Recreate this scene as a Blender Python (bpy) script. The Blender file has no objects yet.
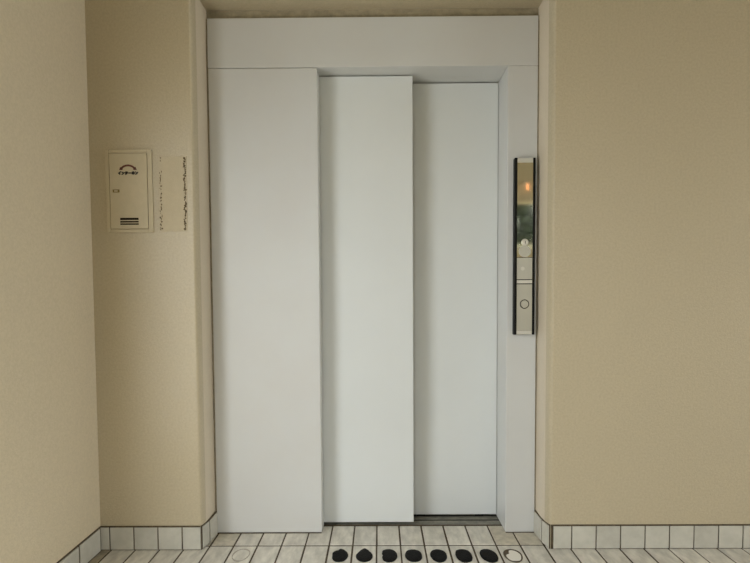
import bpy, bmesh, math, random
from mathutils import Vector, Matrix

random.seed(7)
S = bpy.context.scene
COL = S.collection

# ------------------------------------------------------------------ camera
R = Vector((0.0, 0.0, 0.0))
cp, sp = math.cos(0.0483), math.sin(0.0483)
cy, sy = math.cos(-0.0071), math.sin(-0.0071)
cr, sr = math.cos(-0.0059), math.sin(-0.0059)
fwd = Vector((sy * cp, cy * cp, -sp))
right0 = Vector((cy, -sy, 0))
up0 = right0.cross(fwd)
rt = right0 * cr + up0 * sr
up = -right0 * sr + up0 * cr
cam_d = bpy.data.cameras.new('camera')
cam = bpy.data.objects.new('camera', cam_d)
COL.objects.link(cam)
m = Matrix.Identity(4)
for i in range(3):
    m[i][0] = rt[i]; m[i][1] = up[i]; m[i][2] = -fwd[i]
m[0][3], m[1][3], m[2][3] = 0.8169, -2.2654, 1.0524
cam.matrix_world = m
cam_d.sensor_fit = 'HORIZONTAL'
cam_d.sensor_width = 36.0
cam_d.lens = 560.0 / 750.0 * 36.0
cam_d.shift_y = 39.63 / 750.0
cam_d.clip_start = 0.01
S.camera = cam

# ------------------------------------------------------------------ world, light, exposure
W = bpy.data.worlds.new('overcast_sky')
S.world = W
W.use_nodes = True
bg = W.node_tree.nodes['Background']
bg.inputs[0].default_value = (0.905, 0.95, 0.995, 1)
bg.inputs[1].default_value = 10.5
S.view_settings.view_transform = 'Standard'
S.view_settings.look = 'None'
S.view_settings.gamma = 1.0
S.view_settings.use_curve_mapping = False
S.view_settings.exposure = -0.47

REAR = -3.2                     # wall behind the camera
XL, XR = -0.340, 6.50
CEIL = 2.62
# unseen openings to the outdoors, all but OP_REAR added to bring in light: rear one (x0, x1, z0, z1), left and right ones (y0, y1, z0, z1)
OP_REAR = (1.75, 2.75, 1.50, 1.975)
OP_REAR_FILL = (0.20, 1.35, 0.75, 1.85)
OP_LEFT_FILL = (-1.80, -0.68, 0.15, 1.95)
OP_RIGHT_FILL = (-3.10, -0.10, 0.05, 2.00)
def portal(loc, rot, sx, sy):
    pl = bpy.data.lights.new('opening_portal', 'AREA')
    pl.shape = 'RECTANGLE'; pl.size = sx; pl.size_y = sy
    pl.cycles.is_portal = True
    po = bpy.data.objects.new('opening_portal', pl)
    po.location = loc; po.rotation_euler = [math.radians(a) for a in rot]
    COL.objects.link(po)
a, b, c, d = OP_REAR; portal(((a + b) / 2, REAR - 0.16, (c + d) / 2), (90, 0, 0), b - a, d - c)
a, b, c, d = OP_REAR_FILL; portal(((a + b) / 2, REAR - 0.16, (c + d) / 2), (90, 0, 0), b - a, d - c)
a, b, c, d = OP_LEFT_FILL; portal((XL - 0.16, (a + b) / 2, (c + d) / 2), (90, 0, -90), b - a, d - c)
a, b, c, d = OP_RIGHT_FILL; portal((XR + 0.16, (a + b) / 2, (c + d) / 2), (90, 0, 90), b - a, d - c)
try:
    S.cycles.use_denoising = True
    S.cycles.max_bounces = 12
    S.cycles.diffuse_bounces = 8
except Exception:
    pass


# ------------------------------------------------------------------ helpers
def mat(name, base, rough=0.6, metal=0.0, noise=0.0, nscale=8.0, tint=None, bump=0.0, bscale=200.0,
        island=0.0, spec=0.5, detail=4.0, stretch=None, bump2=0.0, b2scale=12.0):
    M = bpy.data.materials.new(name)
    M.use_nodes = True
    nt = M.node_tree; N = nt.nodes; L = nt.links
    b = N['Principled BSDF']
    b.inputs['Roughness'].default_value = rough
    b.inputs['Metallic'].default_value = metal
    b.inputs['Specular IOR Level'].default_value = spec
    b.inputs['Base Color'].default_value = (*base, 1)
    tc = N.new('ShaderNodeTexCoord')
    vec = tc.outputs['Object']
    out = None
    if noise > 0:
        mp = N.new('ShaderNodeMapping')
        if stretch: mp.inputs['Scale'].default_value = stretch
        L.new(vec, mp.inputs[0])
        nz = N.new('ShaderNodeTexNoise')
        nz.inputs['Scale'].default_value = nscale
        nz.inputs['Detail'].default_value = detail
        nz.inputs['Roughness'].default_value = 0.6
        L.new(mp.outputs[0], nz.inputs['Vector'])
        rp = N.new('ShaderNodeValToRGB')
        rp.color_ramp.elements[0].position = 0.36
        rp.color_ramp.elements[1].position = 0.64
        t = tint or tuple(c * (1 - noise) for c in base)
        rp.color_ramp.elements[0].color = (*t, 1)
        rp.color_ramp.elements[1].color = (*base, 1)
        L.new(nz.outputs['Fac'], rp.inputs[0])
        out = rp.outputs[0]
    if island > 0:
        g = N.new('ShaderNodeNewGeometry')
        mr = N.new('ShaderNodeMapRange')
        mr.inputs['To Min'].default_value = 1 - island
        mr.inputs['To Max'].default_value = 1.0
        L.new(g.outputs['Random Per Island'], mr.inputs['Value'])
        mx = N.new('ShaderNodeVectorMath'); mx.operation = 'SCALE'
        if out: L.new(out, mx.inputs[0])
        else: mx.inputs[0].default_value = base
        L.new(mr.outputs[0], mx.inputs['Scale'])
        out = mx.outputs[0]
    if out: L.new(out, b.inputs['Base Color'])
    prev = None
    for (s, sc) in ((bump, bscale), (bump2, b2scale)):
        if s > 0:
            nb = N.new('ShaderNodeTexNoise')
            nb.inputs['Scale'].default_value = sc
            nb.inputs['Detail'].default_value = 3.0
            L.new(vec, nb.inputs['Vector'])
            bp = N.new('ShaderNodeBump')
            bp.inputs['Strength'].default_value = s
            bp.inputs['Distance'].default_value = 0.002 if sc > 50 else 0.01
            L.new(nb.outputs['Fac'], bp.inputs['Height'])
            if prev: L.new(prev.outputs[0], bp.inputs['Normal'])
            prev = bp
    if prev: L.new(prev.outputs[0], b.inputs['Normal'])
    return M


def emit(name, color, strength):
    M = bpy.data.materials.new(name)
    M.use_nodes = True
    b = M.node_tree.nodes['Principled BSDF']
    b.inputs['Base Color'].default_value = (*color, 1)
    b.inputs['Emission Color'].default_value = (*color, 1)
    b.inputs['Emission Strength'].default_value = strength
    return M


def obj(name, bm, mats, parent=None, smooth=False, bevel=0.0, seg=2, recalc=True):
    if recalc: bmesh.ops.recalc_face_normals(bm, faces=bm.faces)
    me = bpy.data.meshes.new(name)
    bm.to_mesh(me); bm.free()
    for x in (mats if isinstance(mats, (list, tuple)) else [mats]): me.materials.append(x)
    if smooth:
        for p in me.polygons: p.use_smooth = True
    o = bpy.data.objects.new(name, me)
    COL.objects.link(o)
    if parent:
        o.parent = parent
        o.matrix_parent_inverse = Matrix.Translation(parent.location).inverted()
    if bevel > 0:
        bv = o.modifiers.new('bevel', 'BEVEL')
        bv.width = bevel; bv.segments = seg; bv.limit_method = 'ANGLE'
        bv.harden_normals = False
    return o


def thing(name, label, cat, loc, group=None):
    o = bpy.data.objects.new(name, None)
    o.location = loc
    o.empty_display_size = 0.05
    COL.objects.link(o)
    o['label'] = label; o['category'] = cat
    if group: o['group'] = group
    return o


def tag(o, label=None, cat=None, group=None, kind=None):
    if label: o['label'] = label
    if cat: o['category'] = cat
    if group: o['group'] = group
    if kind: o['kind'] = kind
    return o


def box(bm, x0, x1, y0, y1, z0, z1, mi=0):
    v = [bm.verts.new(p) for p in ((x0, y0, z0), (x1, y0, z0), (x1, y1, z0), (x0, y1, z0),
                                   (x0, y0, z1), (x1, y0, z1), (x1, y1, z1), (x0, y1, z1))]
    for f in ((0, 3, 2, 1), (4, 5, 6, 7), (0, 1, 5, 4), (1, 2, 6, 5), (2, 3, 7, 6), (3, 0, 4, 7)):
        bm.faces.new([v[i] for i in f]).material_index = mi


def tile_top(bm, x0, x1, y0, y1, z0, z1, c=0.0015, mi=0):
    """floor tile with a small chamfered lip"""
    a = [bm.verts.new(p) for p in ((x0, y0, z0), (x1, y0, z0), (x1, y1, z0), (x0, y1, z0))]
    b = [bm.verts.new(p) for p in ((x0, y0, z1 - c), (x1, y0, z1 - c), (x1, y1, z1 - c), (x0, y1, z1 - c))]
    d = [bm.verts.new(p) for p in ((x0 + c, y0 + c, z1), (x1 - c, y0 + c, z1), (x1 - c, y1 - c, z1), (x0 + c, y1 - c, z1))]
    bm.faces.new(d).material_index = mi
    for i in range(4):
        j = (i + 1) % 4
        bm.faces.new((a[i], a[j], b[j], b[i])).material_index = mi
        bm.faces.new((b[i], b[j], d[j], d[i])).material_index = mi
    bm.faces.new(a[::-1]).material_index = mi


def tile_side(bm, p0, p1, s0, s1, z0, z1, t, off=0.0, c=0.0015, mi=0):
    """wall tile on the vertical plane p0->p1 (plan), its face to the right of the direction; s0..s1 along it"""
    d = Vector((p1[0] - p0[0], p1[1] - p0[1])); d.normalize()
    n = Vector((d.y, -d.x))
    P = lambda s, q, z: (p0[0] + d.x * s + n.x * q, p0[1] + d.y * s + n.y * q, z)
    a = [bm.verts.new(P(s, off, z)) for s, z in ((s0, z0), (s1, z0), (s1, z1), (s0, z1))]
    b = [bm.verts.new(P(s, off + t - c, z)) for s, z in ((s0, z0), (s1, z0), (s1, z1), (s0, z1))]
    e = [bm.verts.new(P(s, off + t, z)) for s, z in ((s0 + c, z0 + c), (s1 - c, z0 + c), (s1 - c, z1 - c), (s0 + c, z1 - c))]
    bm.faces.new(e).material_index = mi
    for i in range(4):
        j = (i + 1) % 4
        bm.faces.new((a[i], a[j], b[j], b[i])).material_index = mi
        bm.faces.new((b[i], b[j], e[j], e[i])).material_index = mi
    bm.faces.new(a[::-1]).material_index = mi


def prism_xz(bm, pts, y0, y1, mi=0):
    """polygon in the XZ plane, thickened from y0 (front) to y1"""
    f = [bm.verts.new((x, y0, z)) for x, z in pts]
    b = [bm.verts.new((x, y1, z)) for x, z in pts]
    bm.faces.new(f).material_index = mi
    bm.faces.new(b[::-1]).material_index = mi
    n = len(pts)
    for i in range(n):
        j = (i + 1) % n
        bm.faces.new((f[i], f[j], b[j], b[i])).material_index = mi


def stroke(bm, pts, w, y0, y1):
    for (ax, az), (bx, bz) in zip(pts, pts[1:]):
        d = Vector((bx - ax, bz - az)); d.normalize()
        n = Vector((-d.y, d.x)) * w / 2; e = d * w * 0.3
        prism_xz(bm, [(ax - e.x + n.x, az - e.y + n.y), (ax - e.x - n.x, az - e.y - n.y),
                      (bx + e.x - n.x, bz + e.y - n.y), (bx + e.x + n.x, bz + e.y + n.y)], y0, y1)


def disc_xz(bm, cx, cz, r, y0, y1, n=32, r1=None):
    """round boss facing -Y; r1 = front radius"""
    r1 = r1 or r
    f = [bm.verts.new((cx + r1 * math.cos(2 * math.pi * i / n), y0, cz + r1 * math.sin(2 * math.pi * i / n))) for i in range(n)]
    b = [bm.verts.new((cx + r * math.cos(2 * math.pi * i / n), y1, cz + r * math.sin(2 * math.pi * i / n))) for i in range(n)]
    bm.faces.new(f); bm.faces.new(b[::-1])
    for i in range(n):
        j = (i + 1) % n
        bm.faces.new((f[i], f[j], b[j], b[i]))


def ring_xz(bm, cx, cz, r, rr, y, n=32, k=8):
    vs = []
    for i in range(n):
        a = 2 * math.pi * i / n
        vs.append([bm.verts.new((cx + (r + rr * math.cos(2 * math.pi * j / k)) * math.cos(a),
                                 y + rr * math.sin(2 * math.pi * j / k),
                                 cz + (r + rr * math.cos(2 * math.pi * j / k)) * math.sin(a))) for j in range(k)])
    for i in range(n):
        for j in range(k):
            bm.faces.new((vs[i][j], vs[(i + 1) % n][j], vs[(i + 1) % n][(j + 1) % k], vs[i][(j + 1) % k]))


# ------------------------------------------------------------------ materials
M_wall = mat('beige_stucco', (0.455, 0.386, 0.258), 0.34, noise=0.10, nscale=110, bump=0.5, bscale=170, bump2=0.10, b2scale=14, spec=0.5)
M_side = mat('beige_stucco_side_lit', (0.57, 0.49, 0.345), 0.7, noise=0.09, nscale=110, bump=0.5, bscale=170, spec=0.2)  # stucco copy lightened to make up for missing light on the left wall
M_rev = mat('lightened_reveal_finish', (0.57, 0.49, 0.365), 0.28, noise=0.05, nscale=110, bump=0.3, bscale=170)  # lighter than the wall to imitate side light on the reveals; smoothness assumed
M_ceil = mat('ceiling_paint', (0.32, 0.28, 0.20), 0.9, bump=0.3)
M_steel = mat('painted_steel', (0.55, 0.555, 0.53), 0.40, noise=0.07, nscale=2.2, tint=(0.535, 0.53, 0.50), bump=0.06, bscale=260, spec=0.5)
M_door = mat('painted_door_steel', (0.64, 0.66, 0.64), 0.40, noise=0.04, nscale=1.6, bump=0.08, bscale=260, spec=0.4)
M_tile = mat('floor_tile', (0.70, 0.665, 0.57), 0.45, noise=0.30, nscale=30, bump=0.1, bscale=60, island=0.14, stretch=(1.0, 0.35, 1.0))
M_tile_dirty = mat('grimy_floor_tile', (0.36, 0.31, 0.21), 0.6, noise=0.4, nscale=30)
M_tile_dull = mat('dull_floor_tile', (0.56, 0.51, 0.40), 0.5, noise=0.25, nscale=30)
M_skirt = mat('skirting_tile', (0.50, 0.48, 0.405), 0.22, noise=0.12, nscale=18, island=0.10)
M_grout = mat('brown_grout', (0.085, 0.062, 0.032), 0.9, noise=0.4, nscale=60)
M_dark = mat('shadow_gap', (0.02, 0.018, 0.012), 0.8)
M_sill = mat('worn_sill_metal', (0.26, 0.25, 0.20), 0.5, metal=0.3, noise=0.4, nscale=30, bump=0.2)
M_seal = mat('aged_sealant', (0.34, 0.29, 0.19), 0.8, noise=0.3, nscale=30)
M_black = mat('black_plastic', (0.006, 0.006, 0.005), 0.5, spec=0.15)
M_mirror = mat('mirror_plate', (0.66, 0.64, 0.51), 0.05, metal=1.0)
M_brush = mat('brushed_steel', (0.50, 0.485, 0.405), 0.38, metal=0.6, bump=0.1, bscale=300)
M_satin = mat('satin_steel', (0.62, 0.60, 0.52), 0.35, metal=0.6)
M_white = mat('pale_end_cap', (0.60, 0.58, 0.50), 0.4, metal=0.2)
M_box = mat('cream_painted_metal', (0.475, 0.405, 0.270), 0.5, noise=0.06, nscale=30, bump=0.15)
M_patch = mat('cream_patch', (0.475, 0.405, 0.275), 0.7, noise=0.05, nscale=40, bump=0.4, bscale=320)
M_red = mat('dark_red_print', (0.10, 0.022, 0.012), 0.6)
M_ink = mat('black_print', (0.008, 0.006, 0.005), 0.6)
M_slot = mat('dark_slot', (0.012, 0.007, 0.003), 0.8, spec=0.1)
M_mark = mat('olive_mark', (0.17, 0.12, 0.035), 0.7)
M_glue = mat('old_glue', (0.15, 0.105, 0.045), 0.8, noise=0.5, nscale=200)
M_rub = mat('black_rubber', (0.006, 0.0055, 0.005), 0.7, noise=0.4, nscale=120, bump=0.9, bscale=160, spec=0.15)
M_ring = mat('brown_glue_ring', (0.10, 0.07, 0.035), 0.7, noise=0.6, nscale=90)
M_palering = mat('pale_glue', (0.70, 0.67, 0.585), 0.6)
M_ground = mat('outdoor_paving', (0.45, 0.42, 0.35), 0.9, noise=0.3, nscale=4)
M_out = mat('garden_wall_render', (0.17, 0.16, 0.12), 0.9, noise=0.2, nscale=6)
M_leaf = mat('leaf', (0.010, 0.022, 0.004), 0.5, noise=0.5, nscale=6)
M_wood = mat('branch', (0.08, 0.05, 0.03), 0.8)

# ------------------------------------------------------------------ structure
YF = 0.157            # face of the steel door surround
ZT = 2.260            # top of the wall opening

# left reveal profile of the opening in plan, from the wall face inwards, and the right one
PL_ = [(0.070, 0.0), (0.076, 0.002), (0.080, 0.010), (0.086, 0.040), (0.089, 0.075), (0.090, 0.40)]
PR_ = [(1.523, 0.0), (1.517, 0.002), (1.512, 0.010), (1.505, 0.040), (1.501, 0.075), (1.500, 0.40)]

bm = bmesh.new()
def quad(*p): bm.faces.new([bm.verts.new(q) for q in p])
quad((XL - 0.1, 0, 0), (PL_[0][0], 0, 0), (PL_[0][0], 0, ZT), (XL - 0.1, 0, ZT))
quad((PR_[0][0], 0, 0), (XR + 0.1, 0, 0), (XR + 0.1, 0, ZT), (PR_[0][0], 0, ZT))
quad((XL - 0.1, 0, ZT), (XR + 0.1, 0, ZT), (XR + 0.1, 0, CEIL + 0.1), (XL - 0.1, 0, CEIL + 0.1))
for a, b in zip(PL_, PL_[1:]): quad((*a, 0), (*b, 0), (*b, ZT), (*a, ZT))
for a, b in zip(PR_, PR_[1:]): quad((*b, 0), (*a, 0), (*a, ZT), (*b, ZT))
for (a, b), (c, d) in zip(zip(PL_, PL_[1:]), zip(PR_, PR_[1:])):
    quad((*a, ZT), (*b, ZT), (*d, ZT), (*c, ZT))
bmesh.ops.remove_doubles(bm, verts=bm.verts, dist=0.0003)
# thickness behind the face: the outer shell of the wall
box(bm, XL - 0.1, XR + 0.1, 0.45, 0.50, 0, CEIL + 0.1)
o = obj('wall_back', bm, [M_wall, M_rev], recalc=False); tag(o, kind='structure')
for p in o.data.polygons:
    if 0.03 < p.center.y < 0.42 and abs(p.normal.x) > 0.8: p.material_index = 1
for p in o.data.polygons: p.use_smooth = abs(p.normal.y) < 0.999 and abs(p.normal.z) < 0.5

def pierced(name, m, fixed, a0, a1, op, axis):
    bm = bmesh.new()
    f0, f1 = fixed
    for (p0, p1, z0, z1) in ((a0, op[0], 0, CEIL), (op[1], a1, 0, CEIL), (op[0], op[1], 0, op[2]), (op[0], op[1], op[3], CEIL)):
        if axis == 'y': box(bm, f0, f1, p0, p1, z0, z1)
        else: box(bm, p0, p1, f0, f1, z0, z1)
    bmesh.ops.remove_doubles(bm, verts=bm.verts, dist=0.0005)
    tag(obj(name, bm, m), kind='structure')
pierced('wall_left', M_side, (XL - 0.15, XL), REAR - 0.15, 0.0, OP_LEFT_FILL, 'y')
pierced('wall_right', M_side, (XR, XR + 0.15), REAR - 0.15, 0.0, OP_RIGHT_FILL, 'y')
bm = bmesh.new()
cuts = [XL, OP_REAR_FILL[0], OP_REAR_FILL[1], OP_REAR[0], OP_REAR[1], XR]
for k in (0, 2, 4): box(bm, cuts[k], cuts[k + 1], REAR - 0.15, REAR, 0, CEIL)
for op in (OP_REAR_FILL, OP_REAR):
    box(bm, op[0], op[1], REAR - 0.15, REAR, 0, op[2]); box(bm, op[0], op[1], REAR - 0.15, REAR, op[3], CEIL)
bmesh.ops.remove_doubles(bm, verts=bm.verts, dist=0.0005)
tag(obj('wall_front', bm, M_side), kind='structure')
bm = bmesh.new(); box(bm, XL - 0.15, XR + 0.15, REAR - 0.15, 0.0, CEIL, CEIL + 0.1)
tag(obj('ceiling', bm, M_ceil), kind='structure')

# floor: 100 x 200 tiles on brown grout
bm = bmesh.new()
box(bm, XL - 0.15, XR + 0.15, REAR - 0.15, 0.45, -0.06, -0.0022, 1)
G = 0.0036
y_edges = [0.235, 0.0345] + [0.0345 - 0.2 * k for k in range(1, 17)]
k0 = int(math.floor((XL - 0.0022) / 0.1)) - 1
for yi in range(len(y_edges) - 1):
    ya, yb = y_edges[yi + 1], y_edges[yi]
    k = k0
    while 0.0022 + 0.1 * k < XR:
        x0 = 0.0022 + 0.1 * k; x1 = x0 + 0.1; k += 1
        if x1 < XL + 0.02: continue
        if yi == 0 and (x1 < 0.09 or x0 > 1.50): continue
        x0 = max(x0, XL); x1 = min(x1, XR)
        g = G + random.uniform(-0.0006, 0.0006)
        tile_top(bm, x0 + g, x1 - g, ya + 0.0055, yb - 0.0055, -0.01, 0.0 + random.uniform(-0.0004, 0.0004),
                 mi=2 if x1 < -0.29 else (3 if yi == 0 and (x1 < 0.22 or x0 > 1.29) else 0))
tag(obj('floor', bm, [M_tile, M_grout, M_tile_dirty, M_tile_dull]), kind='structure')

# skirting tiles
HB = 0.0965
def skirting(name, runs):
    bm = bmesh.new()
    for p0, p1, joints in runs:
        L = math.hypot(p1[0] - p0[0], p1[1] - p0[1])
        tile_side(bm, p0, p1, 0, L, 0.0, HB + 0.0045, 0.0045, -0.001, 0.0008, mi=1)
        for s0, s1 in joints:
            tile_side(bm, p0, p1, s0, s1, 0.003, HB - 0.001, 0.0075, 0.0, mi=0)
    tag(obj(name, bm, [M_skirt, M_grout]), kind='structure')

g = 0.0024
xs = [XL, -0.300, -0.200, -0.100, 0.0, 0.078]
runs = [((XL, 0), (0.074, 0), [(a - XL + g, b - XL - g) for a, b in zip(xs, xs[1:])]),
        ((0.076, 0.0), (0.089, 0.062), [(0.006, 0.0633 - 0.005)]),
        ((0.089, 0.062), (0.0935, 0.157), [(0.005, 0.0935)])]
skirting('baseboard_back_left', runs)
xs = [1.5265] + [1.6037 + 0.1 * k for k in range(0, 14)] + [XR]
x0 = 1.520
runs = [((x0, 0), (XR, 0), [(a - x0 + g, b - x0 - g) for a, b in zip(xs, xs[1:])]),
        ((1.4995, 0.157), (1.504, 0.060), [(0.001, 0.097 - 0.005)]),
        ((1.504, 0.060), (1.516, 0.0), [(0.005, 0.0600)])]
skirting('baseboard_back_right', runs)
ys = [-0.012, -0.175]
while ys[-1] > REAR + 0.2: ys.append(ys[-1] - 0.2)
ys.append(REAR)
skirting('baseboard_left', [((XL, REAR), (XL, 0.0), [(b - REAR + 0.006, a - REAR - 0.006) for a, b in zip(ys, ys[1:])])])

# sealant strip that closes the slot between the lintel of the wall and the steel header
bm = bmesh.new(); box(bm, 0.090, 1.500, 0.176, 0.20, 2.221, ZT)
tag(obj('trim_1', bm, M_seal), kind='structure')

# ------------------------------------------------------------------ steel door surround
sur = thing('elevator_door_frame', 'pale grey painted steel frame around the elevator doors with wide header and fixed left panel', 'door frame', (0.8, 0.25, 0))
bm = bmesh.new(); box(bm, 0.0960, 1.4960, YF, 0.385, 2.0148, 2.221)
obj('header', bm, M_steel, sur, bevel=0.0018)
bm = bmesh.new()
pts = []
# fixed panel with a softly rounded foot and rounded free edge
box(bm, 0.0960, 0.5605, YF + 0.0005, 0.236, 0.002, 2.0135)
obj('fixed_panel', bm, M_steel, sur, bevel=0.004, seg=3)
bm = bmesh.new(); box(bm, 1.368, 1.4960, YF, 0.385, 0.002, 2.0138)
obj('jamb', bm, M_steel, sur, bevel=0.0025)
for a, b in ((0.098, 0.558), (1.3695, 1.494)):
    bm = bmesh.new(); box(bm, a, b, YF - 0.0035, YF + 0.004, 0.0004, 0.0024)
    obj('foot_strip', bm, M_grout, sur)  # thin dark strip along the foot of panel and jamb
bm = bmesh.new(); box(bm, 0.0908, 0.0958, YF + 0.004, 0.30, 0.02, 2.221); 
obj('sealant_bead', bm, M_seal, sur)
bm = bmesh.new(); box(bm, 1.4963, 1.4997, YF + 0.004, 0.30, 0.02, 2.221); 
obj('sealant_bead', bm, M_seal, sur)

# dark shaft behind
bm = bmesh.new(); box(bm, 0.30, 1.42, 0.386, 0.40, -0.03, 2.3)
tag(obj('trim_2', bm, M_dark), kind='structure')

# sliding leaves
def leaf(label, x0, x1, y0, z0, th, gy):
    t = thing('elevator_door_leaf', label, 'elevator door', ((x0 + x1) / 2, y0 + 0.016, z0), 'sliding leaves of the elevator door')
    bm = bmesh.new(); box(bm, x0, x1, y0, y0 + th, z0, 2.0100)
    obj('door_panel', bm, M_door, t, bevel=0.002)
    for gx in (x0 + 0.06, x1 - 0.10):
        bm = bmesh.new(); box(bm, gx, gx + 0.04, gy, gy + 0.008, z0 - 0.0110, z0 + 0.001)
        obj('guide_shoe', bm, M_black, t)
leaf('middle pale grey elevator door leaf, standing just behind the fixed left panel', 0.530, 0.9705, 0.247, 0.0105, 0.056, 0.2935)
leaf('right pale grey elevator door leaf, set furthest back against the right jamb', 0.930, 1.3665, 0.338, 0.0095, 0.034, 0.3465)

# sill with two grooves
sill = thing('door_sill', 'narrow dark worn metal sill with grooves under the elevator doors', 'sill', (0.95, 0.30, -0.03))
bm = bmesh.new()
for (a, b, z) in ((0.2405, 0.2890, -0.0005), (0.3050, 0.3395, -0.0005), (0.3615, 0.385, -0.001)):
    box(bm, 0.545, 1.372, a, b, -0.02, z)
box(bm, 0.545, 1.372, 0.2405, 0.385, -0.030, -0.019)
obj('sill_rail', bm, M_sill, sill)
for a, b in ((0.2893, 0.3047), (0.3398, 0.3612)):  # near-black inserts stand in for the shade inside the grooves
    bm = bmesh.new(); box(bm, 0.546, 1.371, a, b, -0.0185, -0.0018)
    obj('groove_shade', bm, M_dark, sill)
bm = bmesh.new(); box(bm, 0.545, 1.372, 0.2362, 0.2400, -0.02, 0.0012)
obj('sill_nosing', bm, M_grout, sill)

# ------------------------------------------------------------------ call panel
cpn = thing('call_panel', 'tall narrow mirrored elevator call panel with black edges on the right jamb', 'control panel', (1.438, YF, 1.25))
YP = 0.130
Zt, Zb = 1.623, 0.875
bm = bmesh.new(); box(bm, 1.400, 1.475, YP + 0.006, YF - 0.0003, Zb + 0.001, Zt - 0.001)
obj('housing', bm, M_black, cpn)
for x0, x1 in ((1.3935, 1.4048), (1.4712, 1.4815)):
    bm = bmesh.new(); box(bm, x0, x1, YP - 0.002, YF - 0.0003, Zb, Zt)
    obj('side_strip', bm, M_black, cpn, bevel=0.002)
bm = bmesh.new(); box(bm, 1.4053, 1.4707, YP, YP + 0.005, 1.603, Zt - 0.002)
obj('end_cap', bm, M_white, cpn, bevel=0.001)
bm = bmesh.new(); box(bm, 1.4053, 1.4707, YP, YP + 0.005, Zb + 0.002, 0.892)
obj('end_cap', bm, M_white, cpn, bevel=0.001)
bm = bmesh.new(); box(bm, 1.4053, 1.4707, YP + 0.0012, YP + 0.005, 1.2045, 1.6025)
obj('mirror_window', bm, M_mirror, cpn)
bm = bmesh.new(); box(bm, 1.4053, 1.4707, YP + 0.0005, YP + 0.005, 1.1115, 1.2025)
pz = obj('upper_plate', bm, M_brush, cpn, bevel=0.0006)
bm = bmesh.new(); disc_xz(bm, 1.430, 1.157, 0.0085, YP - 0.0006, YP + 0.002, r1=0.0080)
obj('sensor_cap', bm, M_satin, pz)
bm = bmesh.new(); box(bm, 1.4053, 1.4707, YP - 0.0010, YP + 0.005, 1.0940, 1.1080)
obj('divider_band', bm, M_white, cpn, bevel=0.001)
bm = bmesh.new(); box(bm, 1.4053, 1.4707, YP + 0.0005, YP + 0.005, 0.8925, 1.0905)
lp = obj('lower_plate', bm, M_brush, cpn, bevel=0.0006)
# key switch above its round boss
bm = bmesh.new(); disc_xz(bm, 1.4385, 1.2305, 0.0258, YP - 0.0003, YP + 0.002, n=48, r1=0.0250)
obj('round_boss', bm, M_brush, cpn)
ks = bmesh.new(); disc_xz(ks, 1.4385, 1.268, 0.0155, YP - 0.006, YP + 0.002, r1=0.0130)
kso = obj('key_switch', ks, M_satin, cpn, bevel=0.0008)
bm = bmesh.new(); box(bm, 1.4373, 1.4397, YP - 0.0068, YP - 0.0058, 1.262, 1.274)
obj('key_slot', bm, M_black, kso)
# call button with ring
bm = bmesh.new(); disc_xz(bm, 1.4385, 1.006, 0.0150, YP - 0.0020, YP + 0.002, r1=0.0142)
bt = obj('call_button', bm, M_brush, cpn)
bm = bmesh.new(); ring_xz(bm, 1.4385, 1.006, 0.0182, 0.0015, YP + 0.0001)
obj('button_ring', bm, M_slot, bt, smooth=True)

# ------------------------------------------------------------------ intercom box
ic = thing('intercom_box', 'cream wall intercom box with red handset symbol and black slots, left of the elevator', 'intercom', (-0.179, 0, 1.306))
bm = bmesh.new()
x0, x1, z0, z1 = -0.272, -0.0865, 1.3065, 1.634
fx0, fx1, fz0, fz1 = -0.258, -0.1045, 1.3185, 1.6205
box(bm, x0, fx0, -0.0085, 0.0, z0, z1); box(bm, fx1, x1, -0.0085, 0.0, z0, z1)
box(bm, fx0, fx1, -0.0085, 0.0, z0, fz0); box(bm, fx0, fx1, -0.0085, 0.0, fz1, z1)
bmesh.ops.remove_doubles(bm, verts=bm.verts, dist=0.0002)
obj('box_frame', bm, M_box, ic, bevel=0.0015)
bm = bmesh.new(); box(bm, fx0 + 0.0015, fx1 - 0.0015, -0.0105, 0.0, fz0 + 0.0015, fz1 - 0.0015)
cov = obj('cover', bm, M_box, ic, bevel=0.0015)
ya, yb = -0.0113, -0.0100
# handset pictogram
bm = bmesh.new()
cx, cz = -0.1815, 1.5475
outer = [(cx + 0.0340 * math.cos(a), cz + 0.0270 * math.sin(a)) for a in [math.radians(d) for d in range(18, 163, 9)]]
inner = [(cx + 0.0265 * math.cos(a), cz + 0.0195 * math.sin(a)) for a in [math.radians(d) for d in range(18, 163, 9)]]
for i in range(len(outer) - 1):
    prism_xz(bm, [outer[i], outer[i + 1], inner[i + 1], inner[i]], ya, yb)
for s in (-1, 1):
    prism_xz(bm, [(cx + s * 0.0310, 1.5640), (cx + s * 0.0350, 1.5530), (cx + s * 0.0220, 1.5530), (cx + s * 0.0210, 1.5590), (cx + s * 0.0250, 1.5640)], ya, yb)
obj('handset_symbol', bm, M_red, cov)
# the word under the handset, six katakana drawn as strokes
glyph = {
    'i': [[(.85, .95), (.5, .62), (.1, .42)], [(.55, .66), (.55, .02)]],
    'n': [[(.12, .85), (.38, .68)], [(.12, .08), (.5, .22), (.9, .75)]],
    'ta': [[(.42, .98), (.3, .7), (.08, .45)], [(.38, .8), (.88, .8), (.72, .4), (.25, .02)], [(.38, .5), (.68, .38)]],
    '-': [[(.1, .5), (.9, .5)]],
    'ho': [[(.08, .72), (.92, .72)], [(.5, .98), (.5, .04)], [(.26, .5), (.1, .2)], [(.74, .5), (.9, .2)]],
}
bm = bmesh.new()
LW, LH = 0.0136, 0.0118
for i, gname in enumerate(('i', 'n', 'ta', '-', 'ho', 'n')):
    gx = -0.2215 + i * 0.01365
    for st in glyph[gname]:
        stroke(bm, [(gx + px * 0.0122, 1.5350 + pz_ * LH) for px, pz_ in st], 0.0044, ya, yb)
obj('lettering', bm, M_ink, cov)
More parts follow.
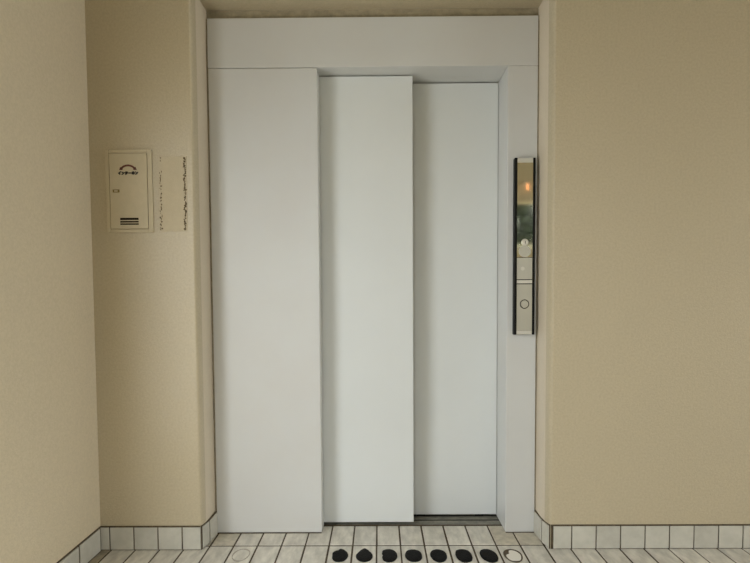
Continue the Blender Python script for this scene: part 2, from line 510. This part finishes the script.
# slots
for za, zb in ((1.3548, 1.3634), (1.3446, 1.3506), (1.3356, 1.3413)):
    bm = bmesh.new(); box(bm, -0.2180, -0.1440, -0.0108, -0.0100, za, zb)
    obj('sound_slot', bm, M_slot, cov)
# latch
bm = bmesh.new()
box(bm, -0.2450, -0.2180, -0.0120, -0.0100, 1.4640, 1.4760)
lt = obj('latch', bm, M_mark, cov, bevel=0.001)
bm = bmesh.new(); box(bm, -0.2385, -0.2245, -0.0124, -0.0115, 1.4672, 1.4728)
obj('latch_slot', bm, M_box, lt)

# ------------------------------------------------------------------ blank plate with residue on both sides
pt = thing('blank_plate', 'flat blank cream plate with speckled glue marks down both edges, beside the intercom', 'plate', (-0.008, 0, 1.306))
bm = bmesh.new(); box(bm, -0.0620, 0.0500, -0.0022, 0.0, 1.3080, 1.6080)
obj('plate', bm, M_patch, pt, bevel=0.001)
rs = random.Random(3)
for xc, dens in ((-0.0545, 0.62), (0.0425, 0.9)):
    bm = bmesh.new()
    z = 1.6010
    while z > 1.3150:
        frac = (1.601 - z) / 0.286
        p = dens if (frac > 0.55 or xc > 0) else dens * 0.55
        if rs.random() < p:
            w = rs.uniform(0.0012, 0.0042) * (1.25 if xc > 0 else 1.0); h = rs.uniform(0.0016, 0.0050)
            x = xc + rs.uniform(-0.004, 0.004) - 0.002 * frac
            n = 7; a0 = rs.random() * 6
            prism_xz(bm, [(x + w * rs.uniform(.6, 1.2) * math.cos(a0 + 6.283 * i / n), z + h * rs.uniform(.6, 1.2) * math.sin(a0 + 6.283 * i / n)) for i in range(n)], -0.0029, -0.0020)
        z -= rs.uniform(0.002, 0.0052)
    tag(obj('glue_residue', bm, M_glue, pt), kind='stuff')

# ------------------------------------------------------------------ black pads on the floor
dots = [
    (0.6540, [1.0, .97, .92, .95, 1.0, .80, .92, 1.0, .90, .95, 1.0, 1.0, .95, .98, 1.0, 1.0], 'leftmost', 'ragged black rubber pad on the floor tiles, leftmost in the row of seven'),
    (0.7525, [1.0, .92, .86, .95, 1.08, .95, .86, .88, 1.0, 1.02, 1.0, .96, .96, .98, 1.04, 1.04], '', 'black rubber pad with a peaked top, second from the left in the floor row'),
    (0.8520, [1.0, 1.0, .98, .96, .96, .98, 1.05, .92, .74, .88, .98, 1.0, 1.0, 1.0, 1.0, 1.0], '', 'black rubber pad with a notch in its left side, third from the left'),
    (0.9510, [1.0, 1.02, 1.0, .93, .90, .93, 1.02, 1.04, 1.04, 1.02, .98, .94, .92, .95, 1.0, 1.02], '', 'squat rounded black rubber pad at the middle of the floor row of seven'),
    (1.0510, [1.0, 1.03, 1.0, .95, .95, .96, 1.0, 1.02, 1.0, .96, .95, .96, 1.0, 1.0, 1.0, 1.0], '', 'smooth round black rubber pad, third from the right of the seven'),
    (1.1520, [1.0, 1.0, 1.03, .98, .97, .99, 1.07, 1.0, .96, .96, .98, 1.0, 1.0, 1.02, 1.06, 1.02], '', 'boxy black rubber pad, second from the right of the seven'),
    (1.2520, [1.05, 1.03, 1.0, 1.0, 1.0, 1.04, 1.1, 1.05, 1.0, .97, .94, .96, 1.0, 1.06, 1.12, 1.08], '', 'largest black rubber pad, rightmost of the seven, next to the bare glue ring'),
]
rs = random.Random(11)
for i, (cx, prof, _, lab) in enumerate(dots):
    cyy = -0.058 - 0.001 * i
    rx, ry = 0.0335, 0.057
    bm = bmesh.new()
    n = 64
    rings = []
    for (k, z) in ((1.0, 0.0005), (0.985, 0.0030), (0.90, 0.0048), (0.6, 0.0056), (0.3, 0.0058)):
        ring = []
        for j in range(n):
            t = j / n * 16; a, b = int(t) % 16, (int(t) + 1) % 16; f = t - int(t); f = f * f * (3 - 2 * f)
            r = prof[a] * (1 - f) + prof[b] * f + (rs.uniform(-.012, .012) if k > .9 else 0)
            th = 2 * math.pi * j / n
            ring.append(bm.verts.new((cx + rx * r * k * math.cos(th), cyy + ry * r * k * math.sin(th), z + (rs.uniform(-.0004, .0004) if k < .95 else 0))))
        rings.append(ring)
    for a, b in zip(rings, rings[1:]):
        for j in range(n): bm.faces.new((a[j], a[(j + 1) % n], b[(j + 1) % n], b[j]))
    bm.faces.new(rings[-1]); bm.faces.new(rings[0][::-1])
    tag(obj('rubber_pad', bm, M_rub, smooth=True), lab, 'floor pad', 'black rubber pads in a row on the floor tiles')

# bare ring left where a pad came off
gr = thing('glue_ring', 'brown ring of old glue around a bare pale oval, right end of the pad row', 'stain', (1.350, -0.062, 0.0))
bm = bmesh.new()
n = 64; cx, cyy = 1.350, -0.062
def flat_ring(fo, fi, z0, z1):
    A = []
    for j in range(n):
        th = 2 * math.pi * j / n
        ro, ri = fo(th), fi(th)
        A.append([bm.verts.new((cx + 0.036 * r * math.cos(th), cyy + 0.056 * r * math.sin(th), z)) for r, z in ((ro, z0), (ro, z1), (ri, z1), (ri, z0))])
    for j in range(n):
        a, b = A[j], A[(j + 1) % n]
        for q in range(4): bm.faces.new((a[q], b[q], b[(q + 1) % 4], a[(q + 1) % 4]))
blob = lambda th, c, w: math.exp(-((math.atan2(math.sin(th - c), math.cos(th - c))) / w) ** 2)
flat_ring(lambda t: 1.02 + 0.03 * math.sin(3 * t), lambda t: 0.87 - 0.42 * blob(t, 2.5, 0.55) + 0.03 * math.sin(5 * t), 0.0, 0.0016)
obj('ring_stain', bm, M_ring, gr)
bm = bmesh.new()
tip = []
for z in (0.0, 0.0012):
    tip.append([bm.verts.new((cx + 0.002 + 0.029 * math.cos(2 * math.pi * j / 40), cyy - 0.001 + 0.047 * math.sin(2 * math.pi * j / 40), z)) for j in range(40)])
for j in range(40): bm.faces.new((tip[0][j], tip[0][(j + 1) % 40], tip[1][(j + 1) % 40], tip[1][j]))
bm.faces.new(tip[1]); bm.faces.new(tip[0][::-1])
obj('pale_oval', bm, M_palering, gr)
# faint ring on the left
bm = bmesh.new(); cx, cyy = 0.2530, -0.050
flat_ring(lambda t: 0.98 + 0.02 * math.sin(3 * t), lambda t: 0.86 + 0.03 * math.sin(4 * t), 0.0, 0.0010)
M_faint = mat('faint_stain', (0.40, 0.37, 0.30), 0.7, noise=0.3, nscale=60)
tag(obj('glue_ring', bm, M_faint), 'faint grey ring stain on a floor tile below the fixed left panel', 'stain')

# ------------------------------------------------------------------ lobby lamp behind the camera (seen in the mirror of the call panel)
wl = thing('wall_lamp', 'small warm wall lamp above the open side of the lobby, mirrored in the call panel', 'lamp', (2.31, REAR, 2.155))
bm = bmesh.new(); box(bm, 2.28, 2.34, REAR, REAR + 0.012, 2.13, 2.18)
obj('lamp_base', bm, M_white, wl, bevel=0.004)
bm = bmesh.new()
n = 20
rr = [(0.0, 2.06), (0.006, 2.082), (0.009, 2.09), (0.009, 2.14), (0.006, 2.15)]
vs = [[bm.verts.new((2.31 + r * math.cos(2 * math.pi * j / n), REAR + 0.062 + r * math.sin(2 * math.pi * j / n), z)) for j in range(n)] for r, z in rr[1:]]
bm.faces.new(vs[0][::-1]); bm.faces.new(vs[-1])
for a, b in zip(vs, vs[1:]):
    for j in range(n): bm.faces.new((a[j], a[(j + 1) % n], b[(j + 1) % n], b[j]))
obj('lamp_shade', bm, emit('warm_glass', (1.0, 0.42, 0.18), 4.0), wl, smooth=True)
bm = bmesh.new(); box(bm, 2.303, 2.317, REAR, REAR + 0.075, 2.148, 2.162)
obj('lamp_arm', bm, M_white, wl)

# ------------------------------------------------------------------ outside, beyond the open side
bm = bmesh.new(); box(bm, -14, 18, -22, REAR - 0.15, -0.2, -0.03)
tag(obj('ground', bm, M_ground), kind='structure')
bm = bmesh.new(); box(bm, 0.4, 6.0, -6.3, -6.05, -0.03, 1.80)
tag(obj('garden_wall', bm, M_out), kind='structure')
def shrub(cx, cy_, z0, h, rx, label, seed):
    r_ = random.Random(seed)
    t = thing('shrub', label, 'shrub', (cx, cy_, z0), 'shrubs in the garden outside')
    bm = bmesh.new()
    for i in range(5000):
        th = r_.uniform(0, 6.283); u = r_.uniform(-1, 1); q = r_.uniform(.45, 1) ** 0.5
        s = math.sqrt(1 - u * u)
        p = Vector((cx + rx * q * s * math.cos(th), cy_ + rx * .7 * q * s * math.sin(th), z0 + h * .5 + h * .5 * q * u))
        e1 = Vector((r_.uniform(-1, 1), r_.uniform(-1, 1), r_.uniform(-1, 1))).normalized()
        e2 = e1.cross(Vector((r_.uniform(-1, 1), r_.uniform(-1, 1), r_.uniform(-1, 1)))).normalized()
        L_ = r_.uniform(.07, .12); w_ = L_ * .45
        bm.faces.new([bm.verts.new(p + v) for v in (-e1 * L_, e2 * w_, e1 * L_, -e2 * w_)])
    obj('foliage', bm, M_leaf, t, recalc=False)
    bm = bmesh.new()
    for i in range(5):
        a = i * 1.257
        x2, y2 = cx + math.cos(a) * rx * .5, cy_ + math.sin(a) * rx * .35
        v = [bm.verts.new(p) for p in ((cx - .03, cy_ - .03, z0), (cx + .03, cy_ - .03, z0), (cx, cy_ + .04, z0),
                                       (x2 - .01, y2 - .01, z0 + h * .7), (x2 + .01, y2 - .01, z0 + h * .7), (x2, y2 + .01, z0 + h * .7))]
        for f in ((0, 1, 4, 3), (1, 2, 5, 4), (2, 0, 3, 5), (3, 4, 5), (2, 1, 0)): bm.faces.new([v[k] for k in f])
    obj('branches', bm, M_wood, t)
shrub(1.4, -7.6, -0.03, 3.1, .70, 'round green shrub behind the garden wall, left one', 1)
shrub(3.1, -7.6, -0.03, 3.3, .74, 'round green shrub behind the garden wall, middle one', 2)
shrub(4.8, -7.6, -0.03, 3.0, .70, 'round green shrub behind the garden wall, right one', 3)
